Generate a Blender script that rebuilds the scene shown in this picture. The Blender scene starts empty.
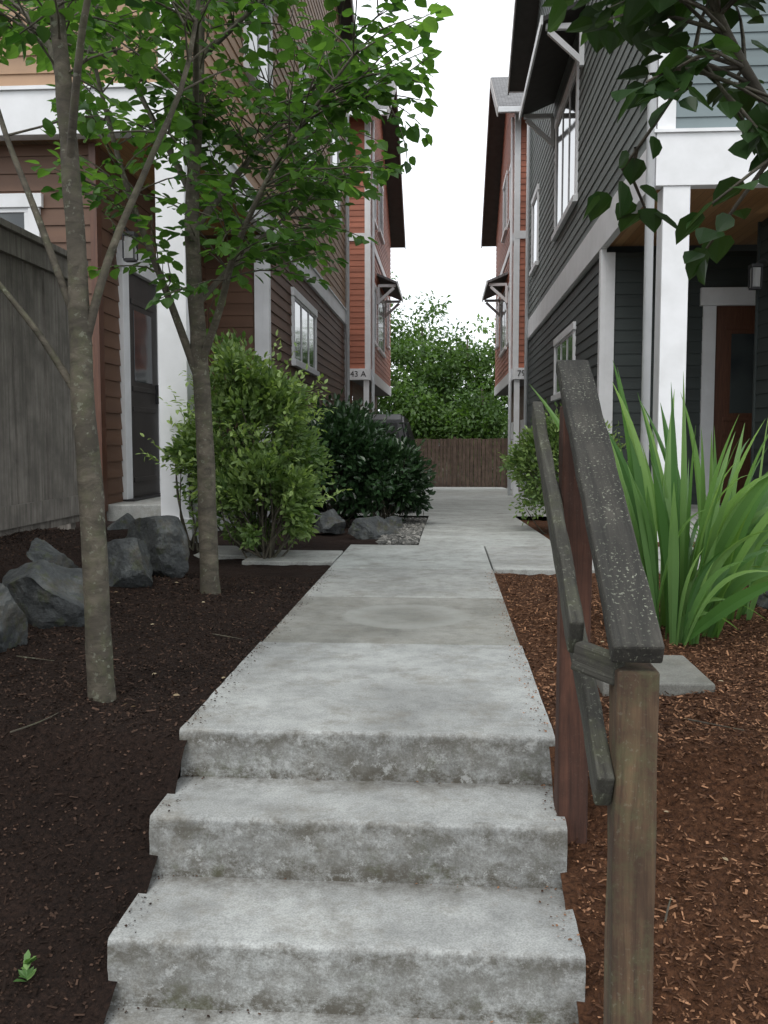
import bpy, bmesh, math, random
import numpy as np
from mathutils import Vector, Matrix, noise
random.seed(7); RNG=np.random.default_rng(7)
S=bpy.context.scene
COL=S.collection

# ------------------------------------------------------------------ materials
def newmat(name):
    m=bpy.data.materials.new(name); m.use_nodes=True
    nt=m.node_tree; nt.nodes.clear()
    out=nt.nodes.new('ShaderNodeOutputMaterial')
    b=nt.nodes.new('ShaderNodeBsdfPrincipled')
    nt.links.new(b.outputs[0],out.inputs[0])
    return m,nt,b,out
def N(nt,t,**kw):
    n=nt.nodes.new(t)
    for k,v in kw.items():
        if k in n.inputs: n.inputs[k].default_value=v
        else: setattr(n,k,v)
    return n
def ramp(nt,stops,fac=None):
    r=nt.nodes.new('ShaderNodeValToRGB'); e=r.color_ramp.elements
    while len(e)<len(stops): e.new(0.5)
    for i,(p,c) in enumerate(stops):
        e[i].position=p; e[i].color=(c[0],c[1],c[2],1) if not isinstance(c,(int,float)) else (c,c,c,1)
    if fac is not None: nt.links.new(fac,r.inputs[0])
    return r
def coords(nt,scale=(1,1,1),kind='Object'):
    tc=nt.nodes.new('ShaderNodeTexCoord'); mp=nt.nodes.new('ShaderNodeMapping')
    mp.inputs['Scale'].default_value=scale
    nt.links.new(tc.outputs[kind],mp.inputs['Vector']); return mp.outputs[0]
def noi(nt,vec,scale,detail=4,rough=.55,dist=0):
    n=nt.nodes.new('ShaderNodeTexNoise'); n.inputs['Scale'].default_value=scale
    n.inputs['Detail'].default_value=detail; n.inputs['Roughness'].default_value=rough
    n.inputs['Distortion'].default_value=dist
    nt.links.new(vec,n.inputs['Vector']); return n.outputs['Fac']
def mix(nt,fac,a,b,mode='MIX'):
    m=nt.nodes.new('ShaderNodeMix'); m.data_type='RGBA'; m.blend_type=mode
    for sock,v in ((m.inputs[0],fac),(m.inputs[6],a),(m.inputs[7],b)):
        if isinstance(v,bpy.types.NodeSocket): nt.links.new(v,sock)
        elif isinstance(v,(int,float)): sock.default_value=v if sock==m.inputs[0] else (v,v,v,1)
        else: sock.default_value=(v[0],v[1],v[2],1)
    return m.outputs[2]
def bump(nt,b,h,strength=.3,dist=.01):
    n=nt.nodes.new('ShaderNodeBump'); n.inputs['Strength'].default_value=strength
    n.inputs['Distance'].default_value=dist
    nt.links.new(h,n.inputs['Height']); nt.links.new(n.outputs[0],b.inputs['Normal'])
def simple(name,c1,c2=None,scale=6,rough=.6,bs=.2,bd=.004,stretch=(1,1,1),bscale=None,metal=0,spec=.5):
    m,nt,b,o=newmat(name); v=coords(nt,stretch)
    c2=c2 or tuple(x*.75 for x in c1)
    f=noi(nt,v,scale,4,.6)
    r=ramp(nt,[(.32,c2),(.68,c1)],f); nt.links.new(r.outputs[0],b.inputs['Base Color'])
    b.inputs['Roughness'].default_value=rough; b.inputs['Metallic'].default_value=metal
    b.inputs['Specular IOR Level'].default_value=spec
    bump(nt,b,noi(nt,v,bscale or scale*6,3,.6),bs,bd); return m

def concrete(name,lo,hi,dirt=(.085,.078,.062),steps=False,ring=None):
    m,nt,b,o=newmat(name); v=coords(nt)
    big=noi(nt,v,1.7,5,.6,.2); med=noi(nt,v,11,5,.75); fine=noi(nt,v,170,2,.7)
    base=ramp(nt,[(.35,lo),(.62,hi)],big).outputs[0]
    c=mix(nt,.5,base,ramp(nt,[(.36,.6),(.56,1.05)],med).outputs[0],'MULTIPLY')
    c=mix(nt,.5,c,ramp(nt,[(.36,.5),(.60,1.12)],fine).outputs[0],'MULTIPLY')
    p=noi(nt,v,4.3,7,.8)
    c=mix(nt,ramp(nt,[(.50,0.0),(.66,.55)],p).outputs[0],c,tuple(x*1.9 for x in dirt))
    if ring:
        sub=N(nt,'ShaderNodeVectorMath',operation='DISTANCE'); nt.links.new(coords(nt,(1,1,0)),sub.inputs[0]); sub.inputs[1].default_value=(ring[0],ring[1],0)
        wob=N(nt,'ShaderNodeMath',operation='MULTIPLY_ADD'); nt.links.new(noi(nt,v,9,5,.7),wob.inputs[0]); wob.inputs[1].default_value=.10; nt.links.new(sub.outputs['Value'],wob.inputs[2])
        rr=ring[2]+.05
        rg=ramp(nt,[(0,.12),(rr-.14,.20),(rr-.05,.5),(rr,.45),(rr+.03,0.0)],wob.outputs[0]).outputs[0]
        c=mix(nt,rg,c,(.36,.37,.35))
    if steps:
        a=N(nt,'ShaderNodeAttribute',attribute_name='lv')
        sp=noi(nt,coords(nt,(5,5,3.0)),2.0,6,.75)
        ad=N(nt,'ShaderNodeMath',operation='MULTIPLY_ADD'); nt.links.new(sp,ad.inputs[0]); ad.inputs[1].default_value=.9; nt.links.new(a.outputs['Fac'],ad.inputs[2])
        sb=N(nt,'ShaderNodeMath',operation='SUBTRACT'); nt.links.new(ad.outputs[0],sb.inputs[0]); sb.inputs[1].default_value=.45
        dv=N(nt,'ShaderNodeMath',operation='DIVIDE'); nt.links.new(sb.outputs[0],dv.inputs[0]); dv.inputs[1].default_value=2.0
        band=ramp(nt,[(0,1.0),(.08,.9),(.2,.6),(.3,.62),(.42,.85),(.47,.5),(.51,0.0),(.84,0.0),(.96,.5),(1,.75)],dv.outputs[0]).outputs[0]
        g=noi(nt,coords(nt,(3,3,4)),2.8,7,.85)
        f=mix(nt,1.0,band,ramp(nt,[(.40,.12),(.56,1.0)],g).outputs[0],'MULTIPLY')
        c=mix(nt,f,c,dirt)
        w=noi(nt,v,12,7,.85)
        wf=mix(nt,1.0,ramp(nt,[(.56,0.0),(.61,.75)],w).outputs[0],ramp(nt,[(0,1.0),(.40,1.0),(.46,0.0)],dv.outputs[0]).outputs[0],'MULTIPLY')
        c=mix(nt,wf,c,(.38,.39,.38))
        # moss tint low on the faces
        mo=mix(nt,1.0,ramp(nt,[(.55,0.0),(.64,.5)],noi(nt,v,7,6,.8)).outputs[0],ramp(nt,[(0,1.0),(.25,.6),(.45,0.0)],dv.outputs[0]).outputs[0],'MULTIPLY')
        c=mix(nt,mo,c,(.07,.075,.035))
    nt.links.new(c,b.inputs['Base Color']); b.inputs['Roughness'].default_value=.9
    bump(nt,b,mix(nt,.4,noi(nt,v,170,3,.7),noi(nt,v,25,3,.7)),.5,.005)
    return m
M_step=concrete('concrete_weathered',(.26,.268,.262),(.42,.435,.425),dirt=(.078,.07,.054),steps=True)
M_conc=concrete('concrete',(.28,.285,.27),(.42,.43,.41))
M_concd=concrete('concrete_worn',(.20,.20,.18),(.32,.32,.295),ring=(-.21,4.98,.33))
M_concf=concrete('concrete_drive',(.33,.34,.32),(.46,.48,.46))
M_paver=concrete('paver',(.17,.17,.15),(.25,.25,.23))

def siding_mat(name,c,var=.18):
    m,nt,b,o=newmat(name); v=coords(nt)
    mm=coords(nt,(.25,.25,6.6)); wn=noi(nt,mm,1.0,1,.5)
    lo=tuple(x*(1-var) for x in c); hi=tuple(x*(1+var) for x in c)
    c1=ramp(nt,[(.3,lo),(.7,hi)],wn).outputs[0]
    c1=mix(nt,.5,c1,ramp(nt,[(.3,.72),(.65,1.05)],noi(nt,v,1.6,5,.65)).outputs[0],'MULTIPLY')
    nt.links.new(c1,b.inputs['Base Color']); b.inputs['Roughness'].default_value=.62
    bump(nt,b,noi(nt,coords(nt,(3,3,30)),4,3,.6),.25,.003); return m
M_brn=siding_mat('siding_brown',(.125,.066,.040)); M_tan=siding_mat('siding_tan',(.34,.215,.13))
M_red=siding_mat('siding_red',(.37,.13,.078)); M_grn=siding_mat('siding_dark_green',(.034,.044,.042))
M_gry=siding_mat('siding_grey',(.135,.157,.148)); M_blu=siding_mat('siding_blue_grey',(.15,.19,.20))
M_white=simple('white_trim',(.78,.79,.81),(.68,.69,.70),3,.5,.1,.002)
M_gut=simple('gutter_white',(.76,.78,.80),(.68,.70,.72),3,.35,.05,.002)
M_dark=simple('dark_metal',(.03,.03,.032),(.02,.02,.02),8,.45)
M_soff=simple('dark_soffit',(.06,.055,.05),(.045,.04,.035),5,.7)
M_int=simple('curtain',(.45,.46,.44),(.3,.3,.3),3,.9,stretch=(8,8,1))
def cedar():
    m,nt,b,o=newmat('cedar_soffit')
    sx=N(nt,'ShaderNodeSeparateXYZ'); nt.links.new(coords(nt,(9,1,1)),sx.inputs[0])
    fr=N(nt,'ShaderNodeMath',operation='FRACT'); nt.links.new(sx.outputs[0],fr.inputs[0])
    fl=N(nt,'ShaderNodeMath',operation='FLOOR'); nt.links.new(sx.outputs[0],fl.inputs[0])
    wn=N(nt,'ShaderNodeTexWhiteNoise',noise_dimensions='1D'); nt.links.new(fl.outputs[0],wn.inputs[1])
    c=ramp(nt,[(0,(.42,.21,.08)),(1,(.60,.35,.16))],wn.outputs[0]).outputs[0]
    g=ramp(nt,[(.3,.65),(.7,1.05)],noi(nt,coords(nt,(30,1.2,1)),3,4,.6)).outputs[0]
    c=mix(nt,.7,c,g,'MULTIPLY')
    c=mix(nt,ramp(nt,[(.0,1.0),(.05,0.0)],fr.outputs[0]).outputs[0],c,(.04,.02,.01))
    nt.links.new(c,b.inputs['Base Color']); b.inputs['Roughness'].default_value=.5; return m
M_ced=cedar()
def glass():
    m,nt,b,o=newmat('window_glass'); v=coords(nt)
    c=ramp(nt,[(.4,(.02,.025,.03)),(.6,(.06,.07,.07))],noi(nt,v,1.5,2)).outputs[0]
    nt.links.new(c,b.inputs['Base Color']); b.inputs['Roughness'].default_value=.06
    b.inputs['IOR'].default_value=1.6
    bump(nt,b,noi(nt,v,2.5,1),.08,.02); return m
M_gls=glass()
M_cgls=simple('tinted_glass',(.012,.013,.015),(.008,.009,.010),3,.45,.02,.001,spec=.15)
M_door=simple('door_wood',(.13,.055,.03),(.08,.032,.018),5,.4,stretch=(14,14,1))
M_doord=simple('door_grey',(.05,.045,.042),(.03,.028,.026),5,.4)
def shingle():
    m,nt,b,o=newmat('shingles'); v=coords(nt)
    br=N(nt,'ShaderNodeTexBrick'); nt.links.new(coords(nt,(1,1,1)),br.inputs[0])
    br.inputs['Scale'].default_value=3; br.inputs['Color1'].default_value=(.13,.13,.135,1)
    br.inputs['Color2'].default_value=(.2,.2,.205,1); br.inputs['Mortar'].default_value=(.05,.05,.05,1)
    nt.links.new(br.outputs[0],b.inputs['Base Color']); b.inputs['Roughness'].default_value=.9
    bump(nt,b,noi(nt,v,60,3),.4,.01); return m
M_shi=shingle()

def oldwood(name,c1,c2,lichen=.0,sc=(22,1.2,22),green=0.0,lsc=110):
    m,nt,b,o=newmat(name); v=coords(nt,sc)
    g=noi(nt,v,1.6,7,.7,.8)
    c=ramp(nt,[(.28,tuple(x*.35 for x in c2)),(.45,c2),(.68,c1)],g).outputs[0]
    big=noi(nt,coords(nt),5,4,.6)
    c=mix(nt,ramp(nt,[(.4,0.0),(.65,.75)],big).outputs[0],c,tuple(x*.55 for x in c2))
    if green>0:
        c=mix(nt,ramp(nt,[(.48,0.0),(.64,green)],noi(nt,coords(nt),12,6,.75)).outputs[0],c,(.085,.095,.045))
    if lichen>0:
        l=noi(nt,coords(nt),lsc,3,.6)
        l2=noi(nt,coords(nt),6,2,.5)
        f=mix(nt,1.0,ramp(nt,[(.60,0.0),(.64,1.0)],l).outputs[0],ramp(nt,[(.4,.1),(.6,1.0)],l2).outputs[0],'MULTIPLY')
        c=mix(nt,mix(nt,1.0,f,lichen,'MULTIPLY'),c,(.30,.32,.25))
    nt.links.new(c,b.inputs['Base Color']); b.inputs['Roughness'].default_value=.85
    bump(nt,b,g,1.0,.006); return m
M_rail=oldwood('rail_wood',(.06,.056,.047),(.027,.026,.022),.7,lsc=140)
M_rail2=oldwood('rail_wood_side',(.080,.080,.066),(.040,.038,.031),.4,green=.3)
M_post=oldwood('post_wood',(.18,.115,.063),(.075,.044,.026),.15,(22,22,1.2),green=.5)
M_postr=oldwood('post_wood_red',(.13,.055,.034),(.06,.026,.017),.05,(22,22,1.2))
M_fence=oldwood('fence_grey',(.25,.23,.205),(.16,.145,.127),.0,(18,18,.9))
M_fenceb=oldwood('fence_brown',(.17,.12,.09),(.11,.078,.058),.0,(10,10,.7))
M_bark=oldwood('bark',(.15,.13,.098),(.075,.065,.048),.35,(6,6,12),green=.45,lsc=45)

def leafmat(name,dark,light,trans=.35,rough=.45,spec=.4):
    m,nt,b,o=newmat(name)
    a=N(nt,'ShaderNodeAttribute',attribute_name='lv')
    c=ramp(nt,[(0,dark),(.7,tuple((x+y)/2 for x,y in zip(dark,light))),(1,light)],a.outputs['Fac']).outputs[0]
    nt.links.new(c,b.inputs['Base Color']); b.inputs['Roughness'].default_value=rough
    b.inputs['Specular IOR Level'].default_value=spec
    if trans>0:
        t=N(nt,'ShaderNodeBsdfTranslucent'); tc=mix(nt,1.0,c,(1.6,1.7,.7),'MULTIPLY'); nt.links.new(tc,t.inputs[0])
        ms=N(nt,'ShaderNodeMixShader'); ms.inputs[0].default_value=trans
        nt.links.new(b.outputs[0],ms.inputs[1]); nt.links.new(t.outputs[0],ms.inputs[2]); nt.links.new(ms.outputs[0],o.inputs[0])
    return m
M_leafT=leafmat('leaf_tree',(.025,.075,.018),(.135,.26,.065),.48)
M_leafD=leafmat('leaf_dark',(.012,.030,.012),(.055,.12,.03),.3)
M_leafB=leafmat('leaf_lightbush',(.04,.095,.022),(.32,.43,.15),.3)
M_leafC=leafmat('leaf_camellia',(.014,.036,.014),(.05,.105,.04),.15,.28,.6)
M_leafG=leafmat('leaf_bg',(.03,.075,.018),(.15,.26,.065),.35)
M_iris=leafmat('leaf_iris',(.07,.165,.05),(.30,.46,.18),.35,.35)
M_chipL=leafmat('chip_dark',(.012,.007,.005),(.10,.06,.042),0,.9,.2)
M_chipR=leafmat('chip_red',(.04,.017,.009),(.40,.21,.115),0,.85,.2)
M_grav=leafmat('gravel_col',(.08,.08,.075),(.35,.34,.31),0,.8,.3)
def mulch(name,a,b_,sc=60):
    m,nt,b,o=newmat(name); v=coords(nt)
    f=noi(nt,v,sc,5,.75,.5); f2=noi(nt,v,2.2,3,.6)
    c=ramp(nt,[(.3,a),(.7,b_)],f).outputs[0]
    c=mix(nt,.6,c,ramp(nt,[(.35,.55),(.65,1.15)],f2).outputs[0],'MULTIPLY')
    nt.links.new(c,b.inputs['Base Color']); b.inputs['Roughness'].default_value=.95
    b.inputs['Specular IOR Level'].default_value=.2
    bump(nt,b,f,1.0,.04); return m
M_mulL=mulch('mulch_dark',(.009,.0055,.0045),(.058,.034,.025),75)
M_mulR=mulch('mulch_red',(.035,.015,.008),(.22,.10,.05))
M_earth=mulch('earth',(.03,.022,.015),(.07,.06,.035),20)
def rockm():
    m,nt,b,o=newmat('rock'); v=coords(nt)
    f=noi(nt,v,5,7,.75,.6)
    c=ramp(nt,[(.3,(.022,.025,.027)),(.5,(.065,.072,.074)),(.7,(.16,.17,.165))],f).outputs[0]
    c=mix(nt,ramp(nt,[(.52,0.0),(.68,.6)],noi(nt,v,6,5,.7)).outputs[0],c,(.09,.07,.042))
    c=mix(nt,ramp(nt,[(.56,0.0),(.62,.5)],noi(nt,v,13,5,.7)).outputs[0],c,(.06,.075,.03))
    nt.links.new(c,b.inputs['Base Color']); b.inputs['Roughness'].default_value=.85
    bump(nt,b,noi(nt,v,25,6,.75),.9,.03); return m
M_rock=rockm()

# ------------------------------------------------------------------ mesh helpers
def empty(name):
    e=bpy.data.objects.new(name,None); COL.objects.link(e); return e
def addobj(name,verts,faces,mat,parent=None,smooth=False,attr=None):
    me=bpy.data.meshes.new(name); me.from_pydata([tuple(v) for v in verts],[],faces); me.update()
    if mat: me.materials.append(mat)
    if smooth: me.polygons.foreach_set('use_smooth',[True]*len(me.polygons))
    if attr is not None:
        a=me.attributes.new('lv','FLOAT','POINT'); a.data.foreach_set('value',np.asarray(attr,dtype=np.float32))
    ob=bpy.data.objects.new(name,me); COL.objects.link(ob)
    if parent: ob.parent=parent
    return ob
BF=[(0,3,2,1),(4,5,6,7),(0,1,5,4),(1,2,6,5),(2,3,7,6),(3,0,4,7)]
def boxv(x,y,z):
    return [(x[0],y[0],z[0]),(x[1],y[0],z[0]),(x[1],y[1],z[0]),(x[0],y[1],z[0]),(x[0],y[0],z[1]),(x[1],y[0],z[1]),(x[1],y[1],z[1]),(x[0],y[1],z[1])]
def box(name,parent,x,y,z,mat,bev=0,seg=2):
    ob=addobj(name,boxv(sorted(x),sorted(y),sorted(z)),BF,mat,parent)
    if bev: bevel(ob,bev,seg)
    return ob
def bevel(ob,w,seg=2):
    bm=bmesh.new(); bm.from_mesh(ob.data)
    bmesh.ops.bevel(bm,geom=bm.edges[:],offset=w,segments=seg,profile=.5,affect='EDGES')
    bm.to_mesh(ob.data); bm.free()
def beam(name,parent,p0,p1,w,h,mat,bev=.004,up=(0,0,1),wob=0):
    p0=Vector(p0);p1=Vector(p1);d=(p1-p0);L=d.length;d.normalize()
    s=d.cross(Vector(up)).normalized();u=s.cross(d)
    ob=addobj(name,boxv((-w/2,w/2),(0,L),(-h/2,h/2)),BF,mat,parent)
    if bev: bevel(ob,bev)
    if wob: wobble(ob,wob)
    ob.matrix_world=Matrix(((s.x,d.x,u.x,p0.x),(s.y,d.y,u.y,p0.y),(s.z,d.z,u.z,p0.z),(0,0,0,1)))
    return ob
def wobble(ob,a):
    bm=bmesh.new(); bm.from_mesh(ob.data)
    bmesh.ops.subdivide_edges(bm,edges=[e for e in bm.edges if e.calc_length()>.3],cuts=22,use_grid_fill=True)
    for v in bm.verts:
        p=v.co; v.co=p+a*Vector((noise.noise(p*7)+.5*noise.noise(p*25),0,noise.noise(p*7+Vector((9,2,1)))+.5*noise.noise(p*25+Vector((3,3,3)))))
    bm.to_mesh(ob.data); bm.free()
class MB:
    def __init__(s): s.v=[];s.f=[]
    def box(s,x,y,z):
        n=len(s.v); s.v+=boxv(sorted(x),sorted(y),sorted(z)); s.f+=[tuple(i+n for i in f) for f in BF]
    def tube(s,pts,rad,seg=8,sub=4):
        P=[Vector(p) for p in pts]
        if len(P)>2 and sub>1:
            Q=[];R=[]
            for i in range(len(P)-1):
                a=P[max(i-1,0)];b=P[i];c=P[i+1];d=P[min(i+2,len(P)-1)]
                for k in range(sub):
                    t=k/sub
                    Q.append(.5*((2*b)+(c-a)*t+(2*a-5*b+4*c-d)*t*t+(3*b-a-3*c+d)*t**3)); R.append(rad[i]*(1-t)+rad[i+1]*t)
            Q.append(P[-1]);R.append(rad[-1])
        else: Q=P;R=list(rad)
        n0=len(s.v); ref=Vector((.3,.9,.1))
        for i,q in enumerate(Q):
            d=(Q[min(i+1,len(Q)-1)]-Q[max(i-1,0)]).normalized()
            a=d.cross(ref)
            if a.length<.1: a=d.cross(Vector((1,0,0)))
            a.normalize(); b=d.cross(a)
            for k in range(seg):
                t=2*math.pi*k/seg; s.v.append(tuple(q+(a*math.cos(t)+b*math.sin(t))*R[i]))
        for i in range(len(Q)-1):
            for k in range(seg):
                a0=n0+i*seg+k;b0=n0+i*seg+(k+1)%seg
                s.f.append((a0,b0,b0+seg,a0+seg))
        s.f.append(tuple(n0+(len(Q)-1)*seg+k for k in range(seg)))
        return Q
    def obj(s,name,mat,parent=None,smooth=False): return addobj(name,s.v,s.f,mat,parent,smooth)

TPL={'diamond':([(0,0,0),(-.27,.42,.07),(0,1,-.05),(.27,.42,.07)],[(0,3,2),(0,2,1)]),
 'round':([(0,0,0),(.32,.1,.05),(.46,.4,.08),(.28,.74,.03),(0,1,-.1),(-.28,.74,.03),(-.46,.4,.08),(-.32,.1,.05)],[(0,1,2,3,4),(0,4,5,6,7)]),
 'oval':([(0,0,0),(.2,.25,.05),(.23,.6,.05),(0,1,-.06),(-.23,.6,.05),(-.2,.25,.05)],[(0,1,2,3),(0,3,4,5)]),
 'chip':([(-.13,0,0),(.13,0,.02),(.1,1,.08),(-.12,1,.03)],[(0,1,2,3)]),
 'crumb':([(-.3,0,0),(.3,.1,.05),(.25,.7,.2),(-.3,.8,.1)],[(0,1,2,3)]),
 'stone':([(-.5,-.5,-.1),(.5,-.4,-.1),(.5,.5,-.1),(-.4,.5,-.1),(-.3,-.3,.35),(.3,-.25,.4),(.3,.3,.35),(-.25,.3,.4)],[(4,5,6,7),(0,1,5,4),(1,2,6,5),(2,3,7,6),(3,0,4,7)])}
def leaves(name,P,D,Nn,size,mat,val,shape='diamond',parent=None):
    tv,tf=TPL[shape]; P=np.asarray(P,float);D=np.asarray(D,float);Nn=np.asarray(Nn,float);size=np.asarray(size,float)
    D/=np.linalg.norm(D,axis=1,keepdims=True)+1e-9
    Sd=np.cross(D,Nn); Sd/=np.linalg.norm(Sd,axis=1,keepdims=True)+1e-9
    U=np.cross(Sd,D); n=len(P); k=len(tv); V=np.zeros((n,k,3))
    for i,(a,b,c) in enumerate(tv): V[:,i]=P+size[:,None]*(Sd*a+D*b+U*c)
    F=[]
    for f in tf: F.append((np.arange(n)[:,None]*k+np.array(f)[None,:]).tolist())
    faces=[x for g in F for x in g]
    return addobj(name,V.reshape(-1,3).tolist(),faces,mat,parent,False,np.repeat(np.asarray(val,float),k))

# ------------------------------------------------------------------ terrain
def ss(a,b,t):
    t=min(1,max(0,(t-a)/(b-a))); return t*t*(3-2*t)
def slope(y):
    if y<2.95: return max(-.74,(y-2.95)*.5-.085*ss(2.95,2.7,y))
    if y>9: return -(min(y,40)-9)/30
    return 0
def T(x,y):
    z=slope(y)
    if x<-.87:
        d=min(-.87-x,1.2)
        z+=.07*d*(1-ss(5.8,6.7,y))*ss(.5,3,y)
        z+=.30*ss(-2.0,-2.4,x)*(1-ss(7.6,8.6,y))
    if x>.35 and y<6.6: z+=.04*min(x-.35,1.5)*(1-ss(5.5,6.5,y))
    return z
def grid(name,xs,ys,fn,mat,parent=None,smooth=True):
    v=[(x,y,fn(x,y)) for y in ys for x in xs]; w=len(xs)
    f=[(j*w+i,j*w+i+1,(j+1)*w+i+1,(j+1)*w+i) for j in range(len(ys)-1) for i in range(w-1)]
    return addobj(name,v,f,mat,parent,smooth)
def fr(a,b,s): 
    n=int(round((b-a)/s)); return [a+(b-a)*i/n for i in range(n+1)]
def gnd(x,y):
    z=T(x,y)-.07
    if -.96<x<.45 and y<3.4: z=min(z-.35,-.75)
    return z
grid('ground',[-220,-80,-30,-12,-8]+fr(-5,5,.1)+[8,12,30,80,220],[-150,-40,-10,-3]+fr(-1,15,.1)+fr(16,42,1)+[60,110,220],gnd,M_earth)
def rough_t(amp,off): return lambda x,y:T(x,y)+off+amp*(noise.noise(Vector((x*9,y*9,3)))+.7*noise.noise(Vector((x*30,y*30,7)))+1.3*noise.noise(Vector((x*2.2,y*2.2,1))))
fl_=rough_t(.012,-.028); fr_=rough_t(.012,-.03)
grid('bark_mulch',fr(-5.0,-.845,.035),fr(-.8,13,.035),fl_,M_mulL)
grid('bark_mulch',fr(.335,5,.035),fr(-.8,6.85,.035),fr_,M_mulR)
grid('bark_mulch',fr(1.0,2.6,.05),fr(8.35,13,.05),fr_,M_mulR)
grid('bark_mulch',fr(-.845,-.25,.05),fr(8.40,13,.05),fl_,M_mulL)
def chips(name,n,x0,x1,y0,y1,fn,mat,smin,smax,pw=1.6,shape='chip'):
    u=RNG.random(n)**pw; y=y0+(y1-y0)*u; x=RNG.uniform(x0,x1,n)
    n=len(x); z=np.array([fn(a,b) for a,b in zip(x,y)])+.004
    D=RNG.normal(size=(n,3))*[1,1,.3]; Nn=RNG.normal(size=(n,3))*.5+[0,0,1]
    leaves(name,np.stack([x,y,z],1),D,Nn,RNG.uniform(smin,smax,n),mat,RNG.random(n)**2.0,shape)
chips('bark_chips',70000,-3.2,-.88,1.0,6.5,fl_,M_chipL,.004,.014,1.6,'crumb')
chips('bark_chips',7000,-3.2,-.88,1.0,6.5,fl_,M_chipL,.01,.03,1.4)
chips('bark_chips',60000,.37,2.6,1.2,6.8,fr_,M_chipR,.008,.028)
chips('bark_chips',55000,.37,2.6,1.2,6.8,fr_,M_chipR,.004,.014,1.6,'crumb')
chips('gravel',2600,-.62,-.26,8.45,12.5,lambda x,y:T(x,y)-.0,M_grav,.02,.05,1,'stone')

# ------------------------------------------------------------------ paths & steps
steps=empty('concrete_steps')
nose=[(2.95,0),(2.62,-.16),(2.265,-.34),(1.92,-.52),(1.57,-.69)]
XS0,XS1=-.87,.355
def wedge_step(y0,y1,zt,zb,zr,x0=XS0,x1=XS1,name='step',mat=None,bev=.014,treadlen=.35):
    nx=110; v=[];f=[];at=[]
    prof=[(y1,zb,2),(y0,zb,0)]
    for k in range(0,11):
        z=zr+(zt-bev-zr)*k/10; prof.append((y0,z,.92*k/10))
    for k in range(1,5):
        a=math.pi/2*k/4; prof.append((y0+bev-bev*math.cos(a),zt-bev+bev*math.sin(a),.92+.1*k/4))
    ny=max(6,int((y1-y0)/.03))
    for k in range(1,ny+1):
        yy=y0+bev+(y1-y0-bev)*k/ny
        prof.append((yy,zt,1.02+min(1,(yy-y0)/treadlen)*.98 if treadlen<1 else 1.3))
    for i in range(nx+1):
        x=x0+(x1-x0)*i/nx
        for j,(y,z,t) in enumerate(prof):
            p=Vector((x,y,z)); e=.0025*(noise.noise(p*9)+.6*noise.noise(p*30)); e2=.0025*noise.noise(p*6+Vector((4,4,4)))
            ch=0
            if abs(y-y0)<bev*1.2 and abs(z-zt)<bev*1.2: ch=max(0,noise.noise(Vector((x*22,y0*5,1)))-.3)*.018
            v.append((x+(e if i in(0,nx) else 0),y+e+ch,z+e2-ch)); at.append(t)
    m=len(prof)
    for i in range(nx):
        for j in range(m-1): f.append((i*m+j,(i+1)*m+j,(i+1)*m+j+1,i*m+j+1))
    f.append(tuple(range(m))); f.append(tuple(nx*m+j for j in range(m-1,-1,-1)))
    ob=addobj(name,v,f,mat,steps,False,at)
    bm=bmesh.new(); bm.from_mesh(ob.data); bmesh.ops.recalc_face_normals(bm,faces=bm.faces[:]); bm.to_mesh(ob.data); bm.free(); return ob
for i in range(4):
    y0,zt=nose[i]
    y1=4.28 if i==0 else nose[i-1][0]+.12
    wedge_step(y0,y1,zt,-1.0 if i else -.6,nose[i+1][1],name='landing' if i==0 else 'step_%d'%i,mat=M_step,treadlen=9 if i==0 else nose[i-1][0]-y0)
box('foot_slab',steps,(-1.1,.6),(.2,1.98),(-.9,-.69),M_conc,.01)
path=empty('concrete_path')
def slab(x0,x1,y0,y1,mat,zf=lambda x,y:0,th=.09,name='slab'):
    g=.005; x0+=g;x1-=g;y0+=g;y1-=g
    v=[];
    for dz in (-th,0):
        for (x,y) in ((x0,y0),(x1,y0),(x1,y1),(x0,y1)): v.append((x,y,zf(x,y)+dz))
    ob=addobj(name,v,BF,mat,path); bevel(ob,.008,2); return ob
slab(XS0,XS1,4.28,5.58,M_concd); slab(XS0,XS1,5.58,6.85,M_conc)
slab(XS0,.35,6.85,8.40,M_concf)
slab(.35,1.7,6.85,8.40,M_conc); slab(1.7,3.2,6.85,8.40,M_conc); slab(3.2,6,6.85,8.4,M_conc)
slab(-1.6,XS0,7.15,7.9,M_conc,lambda x,y:.004); slab(-2.5,-1.6,7.5,8.2,M_conc,lambda x,y:.004)
sf=lambda x,y:slope(y)
yy=[8.4,9.0,10.5,12,13.5]
for a,b in zip(yy[:-1],yy[1:]): slab(-.25,1.0,a,b,M_concf,sf)
drive=grid('driveway',fr(-2.6,2.3,.7),[13.5,16,19,22,26,30,35,38.3],lambda x,y:slope(y)+.0,M_concf)
box('stepping_stone',None,(.60,1.02),(3.52,4.0),(-.03,.032),M_paver,.008)

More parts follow.
